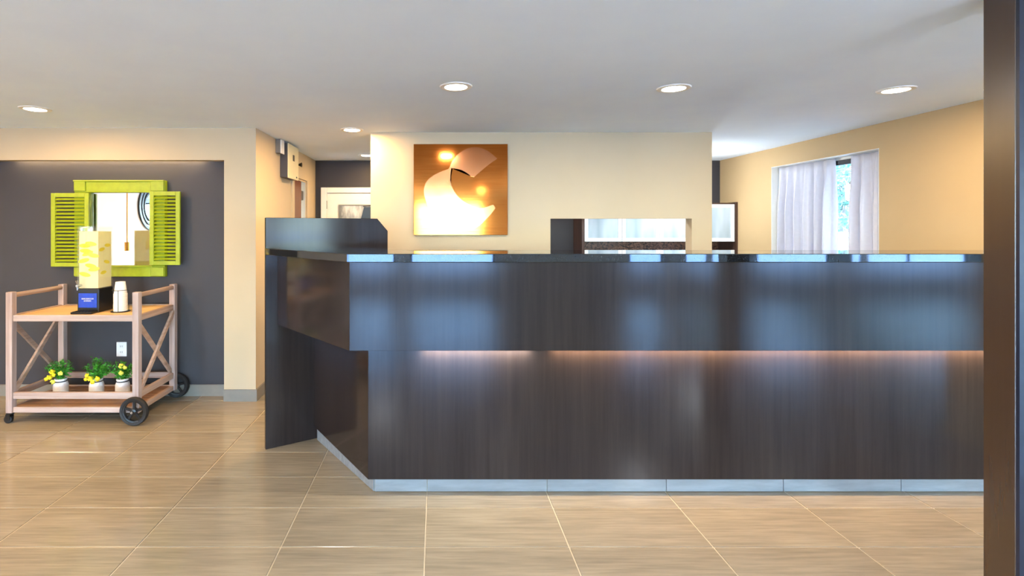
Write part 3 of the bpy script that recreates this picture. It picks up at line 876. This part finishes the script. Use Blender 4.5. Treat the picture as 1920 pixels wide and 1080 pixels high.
for k, (u, v, a) in enumerate(sl):
    m_ = Matrix.Translation((dx0 + u, dy0 + 0.0088 - 0.0005 * k, z0 + v)) @ Matrix.Rotation(math.radians(a), 4, 'Y') @ Matrix.Diagonal((1.15, 1, 0.42, 1)) @ Matrix.Rotation(math.radians(90), 4, 'X')
    bm = bmesh.new(); bmesh.ops.create_cone(bm, cap_ends=True, segments=18, radius1=0.038, radius2=0.038, depth=0.004)
    obj('lemon_slice', B().merge(bm, m_), M['slice'], tank)
for k, (u, v, a) in enumerate([(0.05, 0.30, 10), (0.11, 0.20, -12), (0.07, 0.12, 6), (0.12, 0.33, 0)]):
    m_ = Matrix.Translation((dx1 - 0.0085, dy0 + u, z0 + v)) @ Matrix.Rotation(math.radians(a), 4, 'X') @ Matrix.Diagonal((1, 1.15, 0.45, 1)) @ Matrix.Rotation(math.radians(90), 4, 'Y')
    bm = bmesh.new(); bmesh.ops.create_cone(bm, cap_ends=True, segments=18, radius1=0.03, radius2=0.03, depth=0.004)
    obj('lemon_slice', B().merge(bm, m_), M['slice'], tank)
tp = B()
sx, sz = dx0 + 0.028, 1.0
tp.tube((sx, dy0, sz), (sx, dy0 - 0.045, sz), 0.010, 14); tp.tube((sx, dy0 - 0.036, sz), (sx, dy0 - 0.036, sz - 0.034), 0.008, 12, 0.006)
tap = obj('tap', tp, M['chrome'], dd, smooth=True)
obj('tap_lever', B().tube((sx, dy0 - 0.034, sz + 0.008), (sx - 0.004, dy0 - 0.042, sz + 0.042), 0.006, 10, 0.010), M['chrome'], tap, smooth=True)
sgn = obj('name_card', B().box(dx0 + 0.012, dx1 - 0.012, dy0 - 0.004, dy0 - 0.0005, ZT + 0.038, ZT + 0.148, 0.001), M['blue'], dd)
pr = B()
cxm = (dx0 + dx1) / 2
for zc, n_, pw, ph_ in ((ZT + 0.106, 11, 0.0085, 0.010), (ZT + 0.090, 7, 0.0085, 0.010)):
    r_ = random.Random(n_)
    for i in range(n_):
        x = cxm + (i - (n_ - 1) / 2) * pw
        hw = pw * 0.36
        pr.box(x - hw, x - hw + 0.0018, dy0 - 0.0046, dy0 - 0.004, zc - ph_ / 2, zc + ph_ / 2)
        if r_.random() < 0.6: pr.box(x + hw - 0.0018, x + hw, dy0 - 0.0046, dy0 - 0.004, zc - ph_ / 2, zc + ph_ / 2)
        for zz in r_.sample([-0.4, 0.0, 0.4], 2):
            pr.box(x - hw, x + hw, dy0 - 0.0046, dy0 - 0.004, zc + zz * ph_ - 0.0009, zc + zz * ph_ + 0.0009)
obj('card_print', pr, M['white_plastic'], sgn)

# ------------------------------------------------------------------ paper cups in a wire holder
cx, cy = pxX(226, 4.0), 4.0
hd = thing('cup_holder', 'small wire cup holder beside the drink dispenser on the cart', 'cup holder', (cx, cy, ZT), None)
obj('foot', B().lathe([(0.0, 0.0), (0.066, 0.0), (0.068, 0.003), (0.066, 0.006), (0.0, 0.006)], (cx, cy, ZT), 32), M['dark_metal'], hd, smooth=True)
for a in (-75, 45, 165):
    a = math.radians(a)
    obj('upright_wire', B().tube((cx + 0.057 * math.cos(a), cy + 0.057 * math.sin(a), ZT + 0.004), (cx + 0.057 * math.cos(a), cy + 0.057 * math.sin(a), ZT + 0.168), 0.0022, 8), M['dark_metal'], hd, smooth=True)
obj('hoop', B().lathe([(0.0555, -0.002), (0.0585, -0.002), (0.0585, 0.002), (0.0555, 0.002)], (cx, cy, ZT + 0.168), 32, closed=True), M['dark_metal'], hd, smooth=True)
# a cup stands mouth down; the cups nest
cb_ = B().lathe([(0.0455, 0.0), (0.0480, 0.0), (0.0490, 0.003), (0.0480, 0.006), (0.0450, 0.008), (0.0335, 0.098), (0.0300, 0.098), (0.0300, 0.094), (0.0, 0.094), (0.0, 0.091), (0.0305, 0.091), (0.0435, 0.008)], (0, 0, 0), 28, closed=True)
cup_me = bpy.data.meshes.new('paper_cup'); cb_.bm.to_mesh(cup_me); cb_.bm.free(); cup_me.materials.append(M['cup']); cup_me.shade_smooth(); cup_me.set_sharp_from_angle(angle=math.radians(40))
NC = 12
for k in range(NC):
    o = bpy.data.objects.new('paper_cup', cup_me); COL.objects.link(o)
    o.location = (cx, cy, ZT + 0.0065 + k * 0.0115)
    tag(o, 'white paper cup upside down on top of the nested stack' if k == NC - 1 else 'white paper cup nested lower in the upside down stack on the cart', 'cup', 'paper cups stacked in the wire holder')

# ------------------------------------------------------------------ three jars with greenery
def jar_plant(px, label, seed, spread, blooms, hgt, lean=0.0, jy=4.07):
    rnd = random.Random(seed)
    x = pxX(px, jy); z = 0.1165
    t = thing('potted_plant', label, 'plant', (x, jy, z), 'jar plants on the lower cart shelf')
    obj('jar', B().lathe([(0.0, 0.0), (0.044, 0.0), (0.050, 0.006), (0.052, 0.02), (0.052, 0.085), (0.047, 0.105), (0.040, 0.114), (0.040, 0.122), (0.044, 0.126), (0.044, 0.136), (0.041, 0.138), (0.038, 0.136), (0.038, 0.118), (0.0, 0.118)], (x, jy, z), 28), M['jar'], t, smooth=True)
    obj('wire_collar', B().lathe([(0.0405, 0.112), (0.0435, 0.114), (0.0435, 0.118), (0.0405, 0.120)], (x, jy, z), 28, closed=True), M['dark_metal'], t, smooth=True)
    # leaves
    verts, faces = [], []
    st = B()
    top_c = Vector((x + lean, jy, z + 0.13 + hgt * 0.5))
    for k in range(26):
        a = rnd.uniform(0, 2 * math.pi); rr = spread * math.sqrt(rnd.random())
        base = Vector((x + rnd.uniform(-0.02, 0.02), jy + rnd.uniform(-0.02, 0.02), z + 0.118))
        tip = Vector((x + lean + rr * math.cos(a), jy + 0.7 * rr * math.sin(a), z + 0.14 + hgt * rnd.uniform(0.45, 1.0) * (1 - 0.35 * (rr / spread) ** 2)))
        st.tube(base, tip, 0.0016, 5, 0.0008)
        for q in range(22):
            s = rnd.uniform(0.25, 1.02)
            p = base.lerp(tip, s)
            dirv = Vector((rnd.gauss(0, 1), rnd.gauss(0, 1), rnd.gauss(0.5, 0.8))).normalized()
            side = dirv.cross(Vector((rnd.gauss(0, 1), rnd.gauss(0, 1), rnd.gauss(0, 1)))).normalized()
            Lf = rnd.uniform(0.018, 0.036); wf_ = rnd.uniform(0.0035, 0.0065)
            nrm = dirv.cross(side)
            i0 = len(verts)
            verts += [p, p + dirv * Lf * 0.5 + side * wf_ + nrm * 0.002, p + dirv * Lf, p + dirv * Lf * 0.5 - side * wf_ + nrm * 0.002, p + dirv * Lf * 0.5]
            faces += [(i0, i0 + 1, i0 + 4), (i0 + 1, i0 + 2, i0 + 4), (i0 + 2, i0 + 3, i0 + 4), (i0 + 3, i0, i0 + 4)]
    me = bpy.data.meshes.new('foliage')
    me.from_pydata([tuple(v - t.location) for v in verts], [], faces); me.materials.append(M['leaf'])
    fo = bpy.data.objects.new('foliage', me); COL.objects.link(fo); fo.parent = t; fo['kind'] = 'stuff'
    obj('stems', st, M['leaf'], t)
    for bx_, bz_, r_, kind in blooms:
        bpx, bpz = PX(bx_, bz_, jy - 0.045)
        fl = B().ball((bpx, jy - 0.045 + rnd.uniform(-0.015, 0.015), bpz), r_, 12, 9, (1, 1, 0.9))
        for q in range(5):
            a = 2 * math.pi * q / 5 + rnd.random()
            fl.ball((bpx + r_ * 0.7 * math.cos(a), jy - 0.05, bpz + r_ * 0.7 * math.sin(a)), r_ * 0.5, 8, 6, (1, 0.7, 1))
        obj('flower', fl, M['lemon'] if kind else M['lemon2'], t, smooth=True)
jar_plant(114, 'white jar of feathery greenery with yellow flowers spilling toward the caster', 5, 0.10,
          [(97, 697, 0.017, 1), (92, 708, 0.018, 1), (87, 711, 0.014, 1), (99, 716, 0.016, 0), (114, 700, 0.017, 0), (101, 703, 0.013, 1)], 0.165, -0.015)
jar_plant(181, 'white jar of bushy greenery with yellow flowers on its rim, middle of three', 6, 0.125,
          [(164, 704, 0.016, 1), (169, 710, 0.017, 1), (174, 716, 0.016, 1), (183, 710, 0.018, 1), (161, 711, 0.012, 1)], 0.17, 0.004)
jar_plant(230, 'white jar of greenery with yellow flowers high among the leaves, by the wheel', 7, 0.10,
          [(227, 686, 0.017, 0), (235, 689, 0.014, 0), (228, 699, 0.017, 0)], 0.155, 0.004)

# ------------------------------------------------------------------ outlet on the niche wall
ox0, oz0 = PX(219, 668, YN); ox1, oz1 = PX(238, 641, YN)
ou = thing('wall_outlet', 'white electrical outlet on the charcoal wall behind the cart', 'outlet', ((ox0 + ox1) / 2, YN, oz0))
obj('cover_plate', B().box(ox0, ox1, YN - 0.006, YN - 0.0005, oz0, oz1, 0.002), M['white_plastic'], ou)
oxm = (ox0 + ox1) / 2
for dz in (0.3, 0.7):
    zc = oz0 + (oz1 - oz0) * dz
    so = obj('socket', B().box(oxm - 0.017, oxm + 0.017, YN - 0.0085, YN - 0.006, zc - 0.017, zc + 0.017, 0.002), M['white_plastic'], ou)
    obj('slot', B().box(oxm - 0.009, oxm - 0.006, YN - 0.009, YN - 0.0084, zc - 0.006, zc + 0.008).box(oxm + 0.006, oxm + 0.009, YN - 0.009, YN - 0.0084, zc - 0.006, zc + 0.008), M['dark_metal'], so)

# ------------------------------------------------------------------ shuttered mirror on the niche wall
MY = YN - 0.045
def mp(px, py): return PX(px, py, MY)
fx0, fz1 = mp(139, 338); fx1, fz0 = mp(309, 519)
gx0, gz1 = mp(170, 361); gx1, gz0 = mp(283, 498)
mr_ = thing('shuttered_mirror', 'lime green window frame mirror with open louvred shutters on charcoal wall', 'mirror', ((fx0 + fx1) / 2, YN, fz0))
obj('top_board', B().box(fx0, fx1, MY, YN - 0.001, gz1, fz1, 0.004), M['lime'], mr_)
obj('bottom_board', B().box(fx0, fx1, MY, YN - 0.001, fz0, gz0, 0.004), M['lime'], mr_)
obj('side_board', B().box(fx0, gx0, MY, YN - 0.001, gz0, gz1, 0.003), M['lime'], mr_)
obj('side_board', B().box(gx1, fx1, MY, YN - 0.001, gz0, gz1, 0.003), M['lime'], mr_)
for xa, xb in ((fx0 + 0.004, fx0 + 0.10), (fx1 - 0.115, fx1 - 0.004)):
    obj('corner_block', B().box(xa, xb, MY - 0.012, MY, gz1 + 0.012, fz1 - 0.006, 0.003), M['lime'], mr_)
    obj('corner_block', B().box(xa, xb, MY - 0.012, MY, fz0 + 0.006, gz0 - 0.012, 0.003), M['lime'], mr_)
obj('moulding', B().box(fx0, fx1, MY - 0.018, MY, fz1 - 0.012, fz1, 0.003), M['lime'], mr_)
obj('moulding', B().box(fx0 + 0.1, fx1 - 0.1, MY - 0.014, MY, gz1, gz1 + 0.01, 0.003).box(fx0 + 0.1, fx1 - 0.1, MY - 0.014, MY, gz0 - 0.01, gz0, 0.003), M['lime'], mr_)
obj('mirror_glass', B().box(gx0 + 0.001, gx1 - 0.001, MY + 0.022, MY + 0.026, gz0 + 0.001, gz1 - 0.001), M['mirror'], mr_)
def shutter(pxa, pxb, pya, pyb, hinge_left, ang):
    """built flat, then swung a little about its hinge side"""
    YS = MY - 0.034
    xa, za = PX(pxa, pyb, YS); xb, zb = PX(pxb, pya, YS)
    hx = xa if hinge_left else xb
    rot = Matrix.Translation((hx, YS + 0.02, 0)) @ Matrix.Rotation(math.radians(ang), 4, 'Z') @ Matrix.Translation((-hx, -YS - 0.02, 0))
    w = 0.036; t0, t1 = YS, YS + 0.02
    fr = B()
    fr.box(xa, xa + w, t0, t1, za, zb, 0.002); fr.box(xb - w, xb, t0, t1, za, zb, 0.002)
    fr.box(xa + w, xb - w, t0, t1, za, za + w * 0.95, 0.002); fr.box(xa + w, xb - w, t0, t1, zb - w * 0.95, zb, 0.002)
    fr.bm.transform(rot)
    sh = obj('shutter', fr, M['lime'], mr_)
    n_ = 18
    lo_, hi_ = za + w, zb - w
    pitch = (hi_ - lo_) / n_
    base = None
    for k in range(n_):
        zc = lo_ + pitch * (k + 0.5)
        sb = B().box(-(xb - xa) / 2 + w, (xb - xa) / 2 - w, -0.012, 0.012, -0.0028, 0.0028)
        sb.bm.transform(Matrix.Rotation(math.radians(38), 4, 'X'))
        sb.bm.transform(rot @ Matrix.Translation(((xa + xb) / 2, (t0 + t1) / 2, zc)))
        obj('slat', sb, M['lime'], sh)
    hg = B()
    for zc in (za + 0.09, zb - 0.09): 
        hg.tube((hx, YS + 0.024, zc - 0.025), (hx, YS + 0.024, zc + 0.025), 0.006, 8)
    obj('hinge', hg, M['lime'], sh)
shutter(95, 166, 362, 500, False, 0)
shutter(280, 337, 359, 497, True, 0)

# ------------------------------------------------------------------ things in the lobby that the mirror shows
RY, RZ = -0.25, 1.80
cl = thing('round_wall_mirror', 'round black ringed wall mirror seen in the shuttered mirror', 'mirror', (XL, RY, RZ - 0.42))
for r0, r1 in ((0.37, 0.42), (0.30, 0.335), (0.235, 0.265)):
    obj('ring', B().lathe([(r0, 0.0), (r1, 0.0), (r1, 0.03), (r0, 0.03)], (XL + 0.001, RY, RZ), 40, 'X', closed=True), M['black'], cl, smooth=True)
obj('disc', B().lathe([(0.0, 0.0), (0.40, 0.0), (0.40, 0.008), (0.0, 0.008)], (XL + 0.0005, RY, RZ), 40, 'X'), M['mirror'], cl, smooth=True)
pd = thing('pendant_lamp', 'slim brass pendant hanging in the lobby, seen in the shuttered mirror', 'pendant', (-4.6, 1.13, 1.09))
obj('rod', B().tube((-4.6, 1.13, 1.2), (-4.6, 1.13, CEIL), 0.009, 8), M['brass'], pd)
obj('shade', B().lathe([(0.0, 0.13), (0.035, 0.13), (0.035, 0.0), (0.0, 0.0)], (-4.6, 1.13, 1.09), 16), M['brass'], pd, smooth=True)

# ------------------------------------------------------------------ outdoors
o = obj('forecourt', B().box(-40, 60, -60, YR - 0.2, -0.35, -0.2), M['asphalt']); o['kind'] = 'structure'
o = obj('west_yard', B().box(-40, XL - 0.2, YR - 0.2, 40, -0.35, -0.2), M['asphalt']); o['kind'] = 'structure'
o = obj('side_yard', B().box(XR + 0.4, 60, 2.3, 70, -0.35, -0.2), M['asphalt']); o['kind'] = 'structure'
# pale boarded garden wall beyond the curtained window
gw = thing('boarded_garden_wall', 'pale boarded garden wall outside the curtained window', 'garden wall', (10.5, 12.5, -0.2))
for k in range(9):
    obj('board', B().box(6.0, 16.0, 12.5 - 0.006 * (k % 2), 12.6, -0.2 + k * 0.17, -0.2 + k * 0.17 + 0.155, 0.004), M['siding'], gw)
def tree(label, x, y, seed, ht, r, n, group='trees outside'):
    rnd = random.Random(seed)
    t = thing('leafy_tree', label, 'tree', (x, y, -0.2), group)
    tr_ = B().tube((x, y, -0.2), (x + 0.1, y, ht * 0.55), 0.14, 10, 0.08)
    for k in range(7):
        a = k * 0.9; tr_.tube((x + 0.05, y, ht * 0.3 + 0.05 * k), (x + r * 0.7 * math.cos(a), y + r * 0.7 * math.sin(a), ht * (0.5 + 0.06 * k)), 0.05, 7, 0.02)
    obj('trunk', tr_, M['bark'], t)
    verts, faces = [], []
    cl_ = [(Vector((x + rnd.uniform(-1, 1) * r * 0.8, y + rnd.uniform(-1, 1) * r * 0.8, ht * rnd.uniform(0.32, 0.95))), r * rnd.uniform(0.3, 0.5)) for _ in range(16)]
    for k in range(n):
        c_, rr = rnd.choice(cl_)
        p = c_ + Vector((rnd.gauss(0, 1), rnd.gauss(0, 1), rnd.gauss(0, 0.8))).normalized() * rr * rnd.uniform(0.6, 1)
        d_ = Vector((rnd.gauss(0, 1), rnd.gauss(0, 1), rnd.gauss(0, 1))).normalized(); s_ = d_.orthogonal().normalized()
        i0 = len(verts); L_ = rnd.uniform(0.07, 0.14)
        verts += [p, p + d_ * L_ + s_ * L_ * 0.45, p + d_ * L_ * 2, p + d_ * L_ - s_ * L_ * 0.45]
        faces.append((i0, i0 + 1, i0 + 2, i0 + 3))
    me = bpy.data.meshes.new('crown'); me.from_pydata([tuple(v - t.location) for v in verts], [], faces); me.materials.append(M['tree_leaf'])
    c = bpy.data.objects.new('crown', me); COL.objects.link(c); c.parent = t; c['kind'] = 'stuff'
tree('leafy tree seen through the gap between the curtains', 12.2, 15.6, 11, 5.0, 1.7, 5000)
tree('second leafy tree behind the garden wall outside the curtained window', 16.5, 19.0, 12, 6.0, 2.2, 5000)
tree('green tree outside the lobby windows', 16.0, -14.0, 13, 5.0, 2.2, 3500)
tree('green tree outside the lobby window nearest the entrance', 11.0, -15.5, 14, 4.6, 2.0, 3500)
